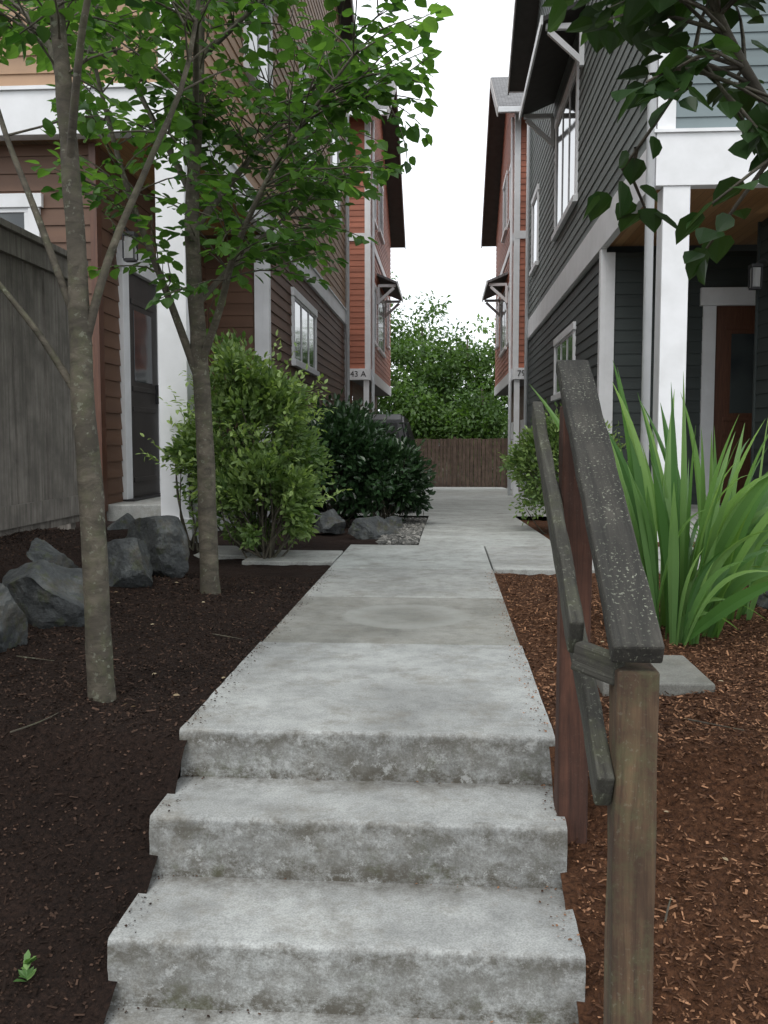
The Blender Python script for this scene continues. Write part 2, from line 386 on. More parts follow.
# ------------------------------------------------------------------ building helpers
def siding(name,parent,A,B,z0,z1,mat,step=.15,gable=None,depth=.014):
    A=Vector(A);B=Vector(B);d=B-A;L=d.length;d/=L;n=Vector((d.y,-d.x));v=[];f=[]
    z=z0
    while z<z1-1e-4:
        zt=min(z+step,z1)
        t0,t1=(0,L); u0,u1=(0,L)
        if gable:
            t0,t1=gable(z); u0,u1=gable(zt)
        if t1<=t0: break
        if u1<=u0: u0=u1=(t0+t1)/2
        k=len(v)
        def p(t,o,zz): q=A+d*t+n*o; return (q.x,q.y,zz)
        v+=[p(t0,0,z),p(t1,0,z),p(t1,depth,z),p(t0,depth,z),p(u1,.001,zt),p(u0,.001,zt)]
        f+=[(k,k+1,k+2,k+3),(k+3,k+2,k+4,k+5)]
        z=zt
    return addobj(name,v,f,mat,parent)
def obox(name,parent,O,u,n,ur,nr,zr,mat,bev=.003):
    u=Vector(u).to_3d();n=Vector(n).to_3d();O=Vector(O);v=[]
    for x,y,z in boxv(ur,nr,zr): v.append(tuple(O+u*x+n*y+Vector((0,0,z))))
    ob=addobj(name,v,BF,mat,parent)
    bm=bmesh.new(); bm.from_mesh(ob.data); bmesh.ops.recalc_face_normals(bm,faces=bm.faces[:])
    if bev: bmesh.ops.bevel(bm,geom=bm.edges[:],offset=bev,segments=1,affect='EDGES')
    bm.to_mesh(ob.data); bm.free(); return ob
def window(parent,O,u,n,w,h,mull=1,tr=.10,curtain=True):
    P=lambda nm,ur,nr,zr,m: obox(nm,parent,O,u,n,ur,nr,zr,m)
    P('window_trim',(-w/2-tr,-w/2),(-.02,.045),(0,h),M_white); P('window_trim',(w/2,w/2+tr),(-.02,.045),(0,h),M_white)
    P('window_head',(-w/2-tr-.03,w/2+tr+.03),(-.02,.055),(h,h+tr*1.2),M_white)
    P('window_sill',(-w/2-tr-.04,w/2+tr+.04),(-.02,.085),(-tr*.9,0),M_white)
    P('window_glass',(-w/2,w/2),(-.02,.019),(0,h),M_gls)
    for a,b in ((-w/2,-w/2+.04),(w/2-.04,w/2)): P('sash',(a,b),(.0195,.034),(0.04,h-.04),M_white)
    for a,b in ((0,.04),(h-.04,h)): P('sash',(-w/2,w/2),(.0195,.034),(a,b),M_white)
    for i in range(mull):
        c=-w/2+w*(i+1)/(mull+1); P('mullion',(c-.025,c+.025),(.0195,.032),(.04,h-.04),M_white)
def door(parent,O,u,n,w,h,mat,glassy=False,tr=.13,wreath=False):
    P=lambda nm,ur,nr,zr,m: obox(nm,parent,O,u,n,ur,nr,zr,m)
    P('door_trim',(-w/2-tr,-w/2),(-.02,.05),(0,h),M_white); P('door_trim',(w/2,w/2+tr),(-.02,.05),(0,h),M_white)
    P('door_head',(-w/2-tr-.04,w/2+tr+.04),(-.02,.07),(h,h+tr*1.4),M_white)
    P('door_leaf',(-w/2,w/2),(-.02,.018),(0,h),mat)
    for zr in ((.15,.9),(1.05,h-.25)):
        P('door_rail',(-w/2+.12,w/2-.12),(.0185,.03),(zr[0],zr[0]+.05),mat); P('door_rail',(-w/2+.12,w/2-.12),(.0185,.03),(zr[1]-.05,zr[1]),mat)
    P('door_lite',(-w/2+.2,w/2-.2),(.0185,.024),(1.15,h-.35),M_gls)
    P('threshold',(-w/2-tr,w/2+tr),(-.02,.12),(-.06,0),M_dark)
    P('door_handle',(w/2-.1,w/2-.06),(.0185,.07),(.95,1.15),M_dark)
def lantern(parent,p,n,k=1.0):
    p=Vector(p);n=Vector(n)
    c=p+n*.16
    mb=MB(); mb.tube([p,(p+c)/2+Vector((0,0,.06)),c],[.012,.01,.01],6,3)
    mb.box((c.x-.06*k,c.x+.06*k),(c.y-.06*k,c.y+.06*k),(c.z-.03,c.z)); mb.box((c.x-.05*k,c.x+.05*k),(c.y-.05*k,c.y+.05*k),(c.z-.26*k,c.z-.24*k))
    for sx in(-1,1):
        for sy in(-1,1): mb.box((c.x+sx*.05*k-.006,c.x+sx*.05*k+.006),(c.y+sy*.05*k-.006,c.y+sy*.05*k+.006),(c.z-.24*k,c.z-.03))
    mb.obj('lantern_frame',M_dark,parent)
    box('lantern_glass',parent,(c.x-.04*k,c.x+.04*k),(c.y-.04*k,c.y+.04*k),(c.z-.235*k,c.z-.035),M_int)
M_fasc=simple('fascia',(.30,.28,.27),(.22,.21,.20),3,.6)
def roof(parent,x0,x1,y0,yr,y1,zf,zr,zb,xrake,side):
    th=.16
    for (ya,za,yb,zb_) in ((y0,zf,yr,zr),(yr,zr,y1,zb)):
        v=[(x0,ya,za),(x1,ya,za),(x1,yb,zb_),(x0,yb,zb_),(x0,ya,za+th),(x1,ya,za+th),(x1,yb,zb_+th),(x0,yb,zb_+th)]
        addobj('roof_slope',v,BF,M_shi,parent)
        v=[(x0+.01,ya,za-.02),(x1-.01,ya,za-.02),(x1-.01,yb,zb_-.02),(x0+.01,yb,zb_-.02)]
        addobj('soffit',v,[(0,1,2,3)],M_soff,parent)
        s=side*.03
        v=boxv((min(xrake,xrake+s),max(xrake,xrake+s)),(0,1),(0,1))
        vv=[]
        for (x,t,h) in v:
            y=ya+(yb-ya)*t; z=za+(zb_-za)*t; vv.append((x,y,z-.10+h*(.10+th-.02)))
        addobj('rake_board',vv,BF,M_fasc,parent)
    for y,z,sg in ((y0,zf,-1),(y1,zb,1)):
        box('gutter',parent,(x0,x1),(y,y+sg*.1),(z-.02,z+.12),M_gut,.01)
def gablefn(yA,sgn,y0,yr,y1,zf,zr,zb):
    def fn(z):
        a=y0 if z<=zf else y0+(z-zf)/(zr-zf)*(yr-y0)
        b=y1 if z<=zb else y1+(z-zb)/(zr-zb)*(yr-y1)
        if a>=b: return (0,-1)
        t=sorted(((a-yA)*sgn,(b-yA)*sgn)); return tuple(t)
    return fn
def awning(parent,xw,out,ya,yb,z,sgn):
    xo=xw+sgn*out; r=.42*out
    v=[(xw,ya,z+r),(xo,ya,z),(xo,yb,z),(xw,yb,z+r)]
    vv=[(x,y,zz+.07) for x,y,zz in v]
    ob=addobj('awning_roof',v+vv,BF,M_shi,parent)
    addobj('awning_soffit',[(x,y,zz-.01) for x,y,zz in v],[(0,1,2,3)],M_soff,parent)
    box('awning_fascia',parent,(xo,xo+sgn*.03),(ya-.02,yb+.02),(z-.05,z+.08),M_gut)
    for y in (ya+.12,yb-.12):
        beam('bracket',parent,(xw+sgn*.03,y,z-.03),(xo-sgn*.05,y,z-.03),.07,.08,M_white)
        beam('bracket',parent,(xw+sgn*.04,y,z-out*.85),(xo-sgn*.1,y,z-.09),.07,.08,M_white)
        beam('bracket',parent,(xw+sgn*.045,y,z-out*.95),(xw+sgn*.045,y,z-.07),.07,.08,M_white,up=(0,1,0))
def pipe(parent,pts,r=.035,mat=None):
    mb=MB(); mb.tube(pts,[r]*len(pts),10,1); return mb.obj('downspout',mat or M_gut,parent,True)
def sign_text(parent,s,loc,rot,size):
    cu=bpy.data.curves.new('house_number','FONT'); cu.body=s; cu.size=size; cu.extrude=.004; cu.align_x='CENTER'; cu.align_y='CENTER'
    cu.materials.append(M_dark); o=bpy.data.objects.new('house_number',cu); COL.objects.link(o); o.location=loc; o.rotation_euler=rot; o.parent=parent

# ------------------------------------------------------------------ left near house
H=empty('brown_house')
XL=-2.30; YE=21.4; zb0,zb1=3.55,3.92
def g1(yA,s): return gablefn(yA,s,8,14.7,YE,9.2,12.4,9.2)
siding('upper_front',H,(-9,8),(XL,8),zb1,9.2,M_tan)
siding('upper_side',H,(XL,8),(XL,YE),zb1,12.4,M_tan,gable=g1(8,1))
siding('back_wall',H,(XL,YE),(-9,YE),-.6,9.2,M_tan)
siding('lower_side',H,(XL-.02,12),(XL-.02,YE),-.5,zb0,M_brn)
siding('entry_back',H,(-3.1,12),(XL-.02,12),0,zb0,M_brn)
siding('entry_side',H,(-3.1,8.22),(-3.1,12),0,zb0,M_brn)
siding('lower_front',H,(-9,8.22),(-3.1,8.22),0,zb0,M_brn)
box('band_beam',H,(-9,XL+.035),(7.955,8.10),(zb0,zb1),M_white,.005)
box('band_side',H,(XL-.05,XL+.035),(8.10,YE+.03),(zb0,zb1-.08),M_white,.005)
box('band_drip',H,(-9,XL+.06),(7.93,8.0),(zb1,zb1+.03),M_white)
box('band_drip',H,(XL-.01,XL+.06),(8.0,YE),(zb1-.08,zb1-.05),M_white)
siding('upper_side_sliver',H,(XL,8.1),(XL,YE),zb1-.08,zb1,M_tan)
box('porch_soffit',H,(-8.9,XL-.05),(8.1,12.1),(zb0+.04,zb0+.06),M_ced)
box('porch_post',H,(-2.45,-2.20),(7.85,8.10),(.0,zb0-.001),M_white,.006)
box('porch_post_base',H,(-2.48,-2.17),(7.82,8.13),(.0,.28),M_white,.006)
box('porch_slab',H,(-3.12,-2.5),(8.3,12),(-.1,.36),M_conc,.01)
box('corner_board',H,(XL-.04,XL+.03),(11.96,12.08),(-.3,zb0),M_white)
box('corner_board',H,(XL-.16,XL-.041),(11.96,12.02),(-.3,zb0),M_white)
box('corner_board',H,(XL-.14,XL+.025),(7.97,8.08),(zb1+.03,9.2),M_white)
box('corner_board',H,(XL-.04,XL+.03),(YE-.1,YE+.02),(-.5,9.0),M_white)
box('cedar_post',H,(-3.14,-3.08),(8.18,8.30),(.3,zb0),M_door)
door(H,(-3.1,9.38,.38),(0,1),(1,0),.95,2.2,M_doord,tr=.17)
lantern(H,(-3.07,8.55,2.85),(1,0,0))
window(H,(XL-.02,15.2,2.15),(0,1),(1,0),2.3,.95,2)
window(H,(XL,19.3,5.6),(0,1),(1,0),1.2,1.5,0); window(H,(XL,11.5,5.2),(0,1),(1,0),1.4,1.5,1); window(H,(XL,15.5,5.2),(0,1),(1,0),1.4,1.5,1)
window(H,(-4.6,8,5.0),(1,0),(0,-1),1.5,1.5,1); window(H,(-4.3,8.22,1.9),(1,0),(0,-1),1.2,1.1,1)
roof(H,-9.4,XL+.3,7.5,14.7,YE+.45,9.0,12.5,9.0,XL+.3,1)
pipe(H,[(XL+.07,YE-.22,9.0),(XL+.07,YE-.22,-.3)],.045)
mb=MB(); mb.box((-9,XL-.12),(8.2,YE-.05),(zb0+.1,9.1)); mb.obj('interior_mass',M_dark,H)
awning(H,XL,.55,10.4,12.6,7.0,1)

# ------------------------------------------------------------------ right near house
H2=empty('grey_house')
XR=1.98; Y0=9.1; YB=12.2; YE2=23.0; c0,c1=3.32,3.80
siding('upper_front',H2,(XR,Y0),(9,Y0),c1,9.6,M_blu)
def g2(yA,s): return gablefn(yA,s,Y0,16,YE2,9.6,12.9,9.6)
siding('upper_side',H2,(XR,YE2),(XR,Y0),c1,12.9,M_gry,gable=g2(YE2,-1))
siding('back_wall',H2,(9,YE2),(XR,YE2),-.6,9.6,M_gry)
siding('lower_side',H2,(XR+.02,YE2),(XR+.02,YB),-.6,c0,M_grn)
siding('porch_back',H2,(XR+.02,YB),(9,YB),-.2,c0,M_grn)
box('band_beam',H2,(XR-.035,9),(Y0-.045,Y0+.1),(c0,c1),M_white,.005)
box('band_side',H2,(XR-.035,XR+.05),(Y0+.1,YE2+.03),(c0+.05,c1-.001),M_white,.005)
box('band_drip',H2,(XR-.06,9),(Y0-.07,Y0),(c1,c1+.03),M_white)
box('porch_soffit',H2,(XR+.05,8.9),(Y0+.1,YB+.1),(c0+.10,c0+.12),M_ced)
box('porch_post',H2,(2.02,2.27),(Y0-.03,Y0+.22),(-.1,c0-.001),M_white,.006)
box('corner_board',H2,(XR-.03,XR+.04),(YB-.04,YB+.1),(-.3,c0+.05),M_white)
box('corner_board',H2,(XR+.041,XR+.15),(YB-.04,YB+.02),(-.3,c0),M_white)
box('corner_board',H2,(XR-.025,XR+.14),(Y0-.03,Y0+.09),(c1+.03,9.6),M_white)
box('porch_slab',H2,(2.3,8),(Y0+.05,YB),(-.1,.12),M_conc,.01)
door(H2,(3.86,YB,.14),(1,0),(0,-1),.92,2.5,M_door,tr=.16)
# cased wall return that hides the latch side of the door
siding('porch_wing',H2,(3.42,10.6),(3.42,Y0+.2),-.2,c0,M_grn)
siding('porch_wing_back',H2,(9,10.6),(3.42,10.6),-.2,c0,M_grn)
box('corner_board',H2,(3.39,3.50),(10.59,10.63),(.12,c0),M_grn)
lantern(H2,(3.42,10.25,2.80),(-1,0,0),1.0)
window(H2,(XR+.02,16,1.75),(0,1),(-1,0),2.4,.9,2)
window(H2,(XR,16.0,4.65),(0,1),(-1,0),2.6,1.9,2,.11); awning(H2,XR,.62,14.0,18.0,6.95,-1)
window(H2,(XR,21.3,4.8),(0,1),(-1,0),1.2,1.5,0); window(H2,(XR,11.3,7.2),(0,1),(-1,0),1.3,1.5,1)
window(H2,(4.3,Y0,4.7),(1,0),(0,-1),1.3,1.5,1)
roof(H2,XR-.5,9.4,Y0-.5,16,YE2+.45,9.4,12.9,9.4,XR-.5,-1)
pipe(H2,[(XR-.08,Y0-.02,9.4),(XR-.08,Y0-.02,.0)],.042)
pipe(H2,[(XR-.07,YE2-.3,9.4),(XR-.07,YE2-.3,-.4)],.045)
mb=MB(); mb.box((XR+.12,9),(Y0+.15,YE2-.05),(c0+.2,9.4)); mb.obj('interior_mass',M_dark,H2)

# ------------------------------------------------------------------ far pair
def far_house(name,xw,s,sign,num):
    h=empty(name); ya,yb=25.0,34.4; zf,zr,zb=9.4,11.5,8.2; yr=28.6
    xo=xw+s*7; zband=2.55
    gfw=gablefn(ya,1,ya,yr,yb,zf,zr,zb); gbw=gablefn(yb,-1,ya,yr,yb,zf,zr,zb)
    for (z0,z1,mt) in ((zband+.3,6.2,M_red),(6.4,12,M_red)):
        if s<0:
            siding('front',h,(xo,ya),(xw,ya),z0,min(z1,zf),mt); siding('side',h,(xw,ya),(xw,yb),z0,min(z1,zr),mt,gable=gfw)
            siding('back',h,(xw,yb),(xo,yb),z0,min(z1,zb),mt)
        else:
            siding('front',h,(xw,ya),(xo,ya),z0,min(z1,zf),mt); siding('side',h,(xw,yb),(xw,ya),z0,min(z1,zr),mt,gable=gbw)
            siding('back',h,(xo,yb),(xw,yb),z0,min(z1,zb),mt)
    e=-s*.03
    for (z0,z1) in ((zband,zband+.3),(6.2,6.4)):
        box('band',h,(xw,xw+e),(ya-.03,yb+.03),(z0,z1),M_white); box('band',h,(xw+s*.001,xo),(ya-.035,ya+.05),(z0,z1),M_white)
    box('corner_board',h,(xw+e,xw+s*.12),(ya-.03,ya-.002),(zband+.3,6.2),M_white); box('corner_board',h,(xw+e,xw+s*.12),(ya-.03,ya-.002),(6.4,zf),M_white)
    box('corner_board',h,(xw+e,xw),(ya-.002,ya+.12),(zband+.3,6.2),M_white); box('corner_board',h,(xw+e,xw),(ya-.002,ya+.12),(6.4,zf),M_white)
    xi=xw+s*.5
    if s<0:
        siding('lower_front',h,(xo,ya+.4),(xi,ya+.4),-1,zband,M_brn); siding('lower_side',h,(xi,ya+.4),(xi,yb),-1.2,zband,M_brn)
    else:
        siding('lower_front',h,(xi,ya+.4),(xo,ya+.4),-1,zband,M_brn); siding('lower_side',h,(xi,yb),(xi,ya+.4),-1.2,zband,M_brn)
    box('overhang_soffit',h,(xw,xo),(ya,yb),(zband+.01,zband+.03),M_soff)
    u=(0,1);n=(-s,0)
    box('porch_post',h,(xw+s*.02,xw+s*.16),(ya+.02,ya+.16),(-.9,zband),M_white)
    for y in (27.3,31.6):
        obox('garage_door',h,(xi,y,-.75),u,n,(-1.3,1.3),(-.02,.03),(0,2.3),M_white)
        for k in range(1,4): obox('garage_groove',h,(xi,y,-.75+k*.57),u,n,(-1.3,1.3),(.03,.034),(0,.02),M_fasc)
    window(h,(xw,29.2,3.7),u,n,2.6,1.6,2); awning(h,xw,.6,27.6,31.0,5.5,-s)
    window(h,(xw,26.5,3.7),u,n,.8,1.5,0); window(h,(xw,29.0,7.2),u,n,1.6,1.5,1); window(h,(xw,26.4,7.0),u,n,.8,1.4,0); window(h,(xw,32.6,4.2),u,n,.8,1.5,0)
    window(h,(xw+s*2.2,ya,7.0),(1,0),(0,-1),1.2,1.4,1); window(h,(xw+s*2.2,ya,3.9),(1,0),(0,-1),1.2,1.4,1)
    x0,x1=(xo,xw+.5) if s<0 else (xw-.5,xo)
    roof(h,x0,x1,ya-.5,yr,yb+.5,zf-.15,zr,zb-.15,xw-s*.5,-s)
    pipe(h,[(xw+s*.9,ya-.08,zf),(xw+s*.9,ya-.08,zband+.31)],.045)
    pipe(h,[(xw-s*.07,ya+.35,zf),(xw-s*.07,ya+.35,zband+.3),(xw-s*.07,ya+.35,-.7)],.045)
    box('number_plate',h,(xw+s*.02,xw+s*.80),(ya-.05,ya-.0355),(zband+.01,zband+.30),M_white)
    sign_text(h,num,(xw+s*.41,ya-.054,zband+.15),(math.pi/2,0,0),.22)
    mb=MB(); mb.box((xw+s*.1,xo),(ya+.1,yb-.1),(zband+.1,8)); mb.obj('interior_mass',M_dark,h)
far_house('red_house',-2.05,-1,None,'7943 A'); far_house('red_house',1.78,1,None,'7940 A')
# ------------------------------------------------------------------ fences
F=empty('wood_fence')
mb=MB(); y=.4
while y<6.75:
    w=.138; zt=2.22+random.uniform(-.012,.012); o=random.uniform(-.006,.006)
    mb.box((-2.76+o,-2.738+o),(y,y+w),(.34,zt)); y+=w+random.uniform(.006,.018)
mb.obj('fence_boards',M_fence,F)
mb=MB(); mb.box((-2.83,-2.67),(.3,6.9),(2.24,2.28)); mb.box((-2.80,-2.765),(.3,6.85),(1.95,2.04)); mb.box((-2.733,-2.70),(.3,6.85),(2.10,2.235)); mb.box((-2.733,-2.70),(.3,6.85),(.40,.54))
mb.obj('fence_rails',M_fence,F)
mb=MB()
for y in (.5,2.6,4.7,6.76): mb.box((-2.9,-2.80),(y,y+.1),(.1,2.24))
mb.obj('fence_posts',M_fence,F)
F=empty('wood_fence'); mb=MB(); x=-7
while x<7:
    o=random.uniform(0,.02); mb.box((x,x+.14),(38.4+o,38.43+o),(-1.0,1.0+random.uniform(-.02,.02))); x+=random.uniform(.15,.165)
mb.obj('fence_boards',M_fenceb,F)
mb=MB(); mb.box((-7,7),(38.45,38.5),(.60,.72))
x=-6.6
while x<7: mb.box((x,x+.12),(38.34,38.395),(-1,1.08)); x+=2.3
mb.obj('fence_rails',M_fenceb,F)

# ------------------------------------------------------------------ handrail
R=empty('wooden_handrail')
def post(name,x,y,z,mat):
    ob=box(name,R,x,y,z,mat,.006)
    bm=bmesh.new(); bm.from_mesh(ob.data)
    bmesh.ops.subdivide_edges(bm,edges=[e for e in bm.edges if e.calc_length()>.3],cuts=25,use_grid_fill=True)
    for v in bm.verts:
        p=v.co; v.co=p+.003*Vector((noise.noise(Vector((p.x*30,p.y*30,p.z*5))),noise.noise(Vector((p.x*30,p.y*30,p.z*5+9))),0))
    bm.to_mesh(ob.data); bm.free()
post('post_near',(.332,.414),(1.79,1.874),(-.8,.505),M_post)
post('post_far',(.335,.423),(2.70,2.79),(-.4,1.05),M_postr)
beam('cap_rail',R,(.368,1.775,.54),(.375,2.83,1.17),.096,.045,M_rail,.006,wob=.003)
beam('grab_rail',R,(.268,1.90,.545),(.280,2.92,1.035),.03,.08,M_rail2,.006,wob=.003)
beam('grab_return',R,(.266,1.885,.515),(.345,1.825,.497),.035,.06,M_rail2,.006)
beam('mid_rail',R,(.314,1.80,.26),(.314,2.80,.80),.034,.080,M_rail2,.006,wob=.003)

# ------------------------------------------------------------------ rocks
def rock(p,s,seed,name='boulder'):
    bm=bmesh.new(); bmesh.ops.create_icosphere(bm,subdivisions=5,radius=1)
    o=Vector((seed*7.3,seed*3.1,seed))
    planes=[(Vector((random.gauss(0,1),random.gauss(0,1),random.gauss(0,.8))).normalized(),random.uniform(.5,.82)) for _ in range(15)]
    for v in bm.verts:
        c=v.co.copy()
        for n_,d_ in planes:
            k=c.dot(n_)
            if k>d_: c-=n_*(k-d_)
        c*=1+.10*noise.noise(c*1.8+o)+.06*noise.noise(c*5+o)+.03*noise.noise(c*14+o)
        v.co=Vector((c.x*s[0],c.y*s[1],c.z*s[2]))*1.22
    me=bpy.data.meshes.new(name); bm.to_mesh(me); bm.free(); me.materials.append(M_rock)
    ob=bpy.data.objects.new(name,me); COL.objects.link(ob); ob.location=p; ob.rotation_euler=(0,0,random.uniform(-.6,.6))
for i,(p,s) in enumerate([((-2.06,3.95,.14),(.22,.26,.23)),((-2.04,4.55,.16),(.24,.32,.24)),((-2.25,5.1,.2),(.17,.22,.2)),((-2.00,5.65,.14),(.20,.24,.24)),((-2.0,6.3,.17),(.24,.26,.27)),((-2.1,3.3,.1),(.25,.35,.25)),((-2.5,7.1,.2),(.22,.25,.2)),
    ((-.72,9.2,.05),(.25,.18,.15)),((-1.22,9.7,.06),(.2,.2,.15)),((-.62,10.2,.0),(.15,.2,.12)),((1.95,5.2,.06),(.18,.3,.12)),((2.0,5.75,.06),(.16,.26,.12)),((1.9,4.6,.05),(.15,.22,.1))]): rock(p,s,i)

# ------------------------------------------------------------------ trees
def tree(name,trunk,limbs,spray_n,leaf,mat,spray_len=(.35,.75),start=.25,trunk_sprays=0,trunk_from=.55,up=.15,bias=(0,0),zmin=1.9,dens=1.0,xmax=99):
    root=empty(name); mb=MB(); Q=mb.tube([t[0] for t in trunk],[t[1] for t in trunk],14,6)
    for i,vv in enumerate(mb.v):
        p=Vector(vv); mb.v[i]=tuple(p+Vector((noise.noise(p*6),noise.noise(p*6+Vector((3,1,2))),0))*.006)
    srcs=[]
    for L in limbs:
        q=mb.tube([t[0] for t in L[0]],[t[1] for t in L[0]],8,4); srcs.append((q,int(L[1]*dens)))
    P=[];D=[];NN=[];SZ=[];VL=[]
    def spray(p,d,L):
        p=p.copy(); d=d.normalized(); n=max(4,int(L/.055)); pts=[p.copy()]
        shade=random.random()
        for i in range(n):
            d=(d+Vector((random.gauss(0,.12),random.gauss(0,.12),random.gauss(0,.08)-.045))).normalized()
            p=p+d*(L/n)
            if p.x>xmax: break
            pts.append(p.copy())
            if i>=1:
                side=d.cross(Vector((0,0,1))); 
                if side.length<.1: side=Vector((1,0,0))
                side.normalize(); sg=1 if i%2 else -1
                for _ in range(2 if random.random()<.45 else 1):
                    ld=(side*sg*random.uniform(.6,1.2)+d*random.uniform(.2,.9)+Vector((0,0,random.uniform(-1.0,.05)))).normalized()
                    P.append(p+ld*.025);D.append(ld);NN.append((random.gauss(0,.45),random.gauss(0,.45),1))
                    SZ.append(leaf*random.uniform(.5,1.15)); VL.append(min(1,max(0,shade*.55+random.random()*.5)))
                    sg=-sg
        if len(pts)<3: return pts
        P.append(pts[-1]);D.append(d);NN.append((0.2,.1,1));SZ.append(leaf);VL.append(shade)
        q=pts[::2]; 
        if len(q)>1: mb.tube(q,[.0055*(1-.7*k/len(q)) for k in range(len(q))],4,1)
        return pts
    def emit(q,n,st):
        for _ in range(n):
            t=st+(1-st)*random.random()**.8; k=min(len(q)-1,int(t*(len(q)-1)))
            a=random.uniform(0,2*math.pi)
            ax=(q[min(k+1,len(q)-1)]-q[max(k-1,0)]).normalized()
            d=Vector((math.cos(a)+bias[0],math.sin(a)+bias[1],random.gauss(up,.3)))+ax*.6
            pt=q[k]
            if pt.z<zmin and random.random()<.75: continue
            L=random.uniform(*spray_len); pts=spray(pt,d,L)
            if random.random()<.7:
                m=pts[len(pts)//2]; spray(m,d+Vector((random.gauss(0,.9),random.gauss(0,.9),random.gauss(0,.3))),L*.6)
    for q,n in srcs: emit(q,n,start)
    if trunk_sprays: emit(Q,trunk_sprays,trunk_from)
    mb.obj('trunk_and_branches',M_bark,root,True)
    leaves('foliage',P,D,NN,SZ,mat,VL,'round',root)
    return root
V=Vector
tree('young_tree',[((-1.44,5.6,-.08),.075),((-1.45,5.6,.12),.060),((-1.47,5.62,.9),.054),((-1.50,5.62,1.5),.050),((-1.53,5.62,2.3),.042),((-1.48,5.62,3.0),.034),((-1.45,5.6,3.7),.027),((-1.4,5.6,4.6),.018),((-1.38,5.6,5.4),.008)],
 [([((-1.48,5.62,1.25),.028),((-1.66,5.55,1.8),.022),((-1.83,5.4,2.35),.017),((-1.95,5.3,2.9),.012),((-2.05,5.2,3.5),.006)],22),
  ([((-1.50,5.62,1.38),.028),((-1.34,5.5,1.72),.022),((-1.20,5.35,2.05),.018),((-.95,5.2,2.45),.014),((-.65,5.0,2.75),.010),((-.45,4.9,2.95),.006)],40),
  ([((-1.53,5.62,2.2),.026),((-1.25,5.75,2.6),.02),((-.95,5.9,3.0),.014),((-.60,6.0,3.4),.008)],36),
  ([((-1.52,5.62,1.75),.020),((-1.30,5.9,2.1),.016),((-1.05,6.15,2.4),.012),((-.75,6.3,2.7),.007)],30),
  ([((-1.52,5.62,2.4),.024),((-1.8,5.8,2.9),.018),((-2.1,6.0,3.4),.012),((-2.3,6.1,3.8),.006)],22),
  ([((-1.50,5.62,2.7),.022),((-1.35,5.1,3.1),.016),((-1.2,4.6,3.4),.011),((-1.1,4.2,3.6),.006)],22),
  ([((-1.47,5.62,3.2),.02),((-1.0,5.6,3.6),.014),((-.6,5.5,3.9),.008)],22),
  ([((-1.47,5.62,3.4),.02),((-1.8,5.4,4.0),.014),((-2.1,5.2,4.5),.008)],14)],
 0,.082,M_leafT,trunk_sprays=34,trunk_from=.42,dens=1.25,xmax=-.08)
tree('young_tree',[((-1.25,3.28,-.1),.066),((-1.26,3.28,.1),.049),((-1.28,3.28,.74),.044),((-1.30,3.28,1.1),.042),((-1.31,3.28,1.65),.034),((-1.34,3.28,2.15),.029),((-1.36,3.28,2.55),.025),((-1.36,3.3,3.4),.018),((-1.34,3.3,4.2),.007)],
 [([((-1.30,3.28,1.08),.016),((-1.44,3.25,1.32),.012),((-1.6,3.2,1.55),.009),((-1.85,3.15,1.95),.006)],3),
  ([((-1.31,3.28,1.35),.016),((-1.46,3.3,1.75),.012),((-1.62,3.35,2.15),.009),((-1.75,3.4,2.7),.006)],12),
  ([((-1.30,3.28,1.25),.018),((-1.2,3.3,1.6),.014),((-1.06,3.35,1.95),.011),((-.93,3.4,2.3),.009),((-.85,3.45,2.9),.006)],17),
  ([((-1.33,3.28,1.9),.016),((-1.2,3.1,2.3),.012),((-1.05,2.95,2.6),.008),((-.95,2.8,2.9),.005)],13),
  ([((-1.34,3.28,2.15),.016),((-1.5,3.5,2.45),.012),((-1.75,3.7,2.7),.007)],24),
  ([((-1.35,3.28,2.5),.016),((-1.0,3.5,2.85),.012),((-.7,3.7,3.1),.007)],9)],
 0,.068,M_leafT,spray_len=(.25,.5),trunk_sprays=12,trunk_from=.62,zmin=2.05)
tree('young_tree',[((1.75,2.5,-.35),.09),((1.72,2.5,.3),.07),((1.68,2.45,1.2),.06),((1.6,2.4,2.2),.05),((1.55,2.4,3.2),.035),((1.5,2.4,4.2),.012)],
 [([((1.67,2.43,1.25),.024),((1.2,2.28,1.38),.019),((.88,2.22,1.5),.015),((.74,2.2,1.66),.0125),((.64,2.2,1.82),.011),((.56,2.18,1.97),.009),((.45,2.15,2.2),.006)],30),
  ([((.64,2.2,1.82),.007),((.56,2.16,1.78),.006),((.48,2.12,1.70),.004)],5),
  ([((.74,2.2,1.66),.006),((.78,2.16,1.64),.005),((.80,2.1,1.58),.003)],5),
  ([((1.62,2.41,1.9),.026),((1.2,2.2,2.15),.018),((.8,2.1,2.2),.012),((.5,2.0,2.15),.006)],22),
  ([((1.58,2.4,2.4),.024),((1.1,2.5,2.4),.018),((.65,2.5,2.35),.012),((.4,2.5,2.25),.006)],22)],
 0,.076,M_leafD,spray_len=(.18,.38),start=.45,up=-.15,zmin=1.5,trunk_sprays=8)
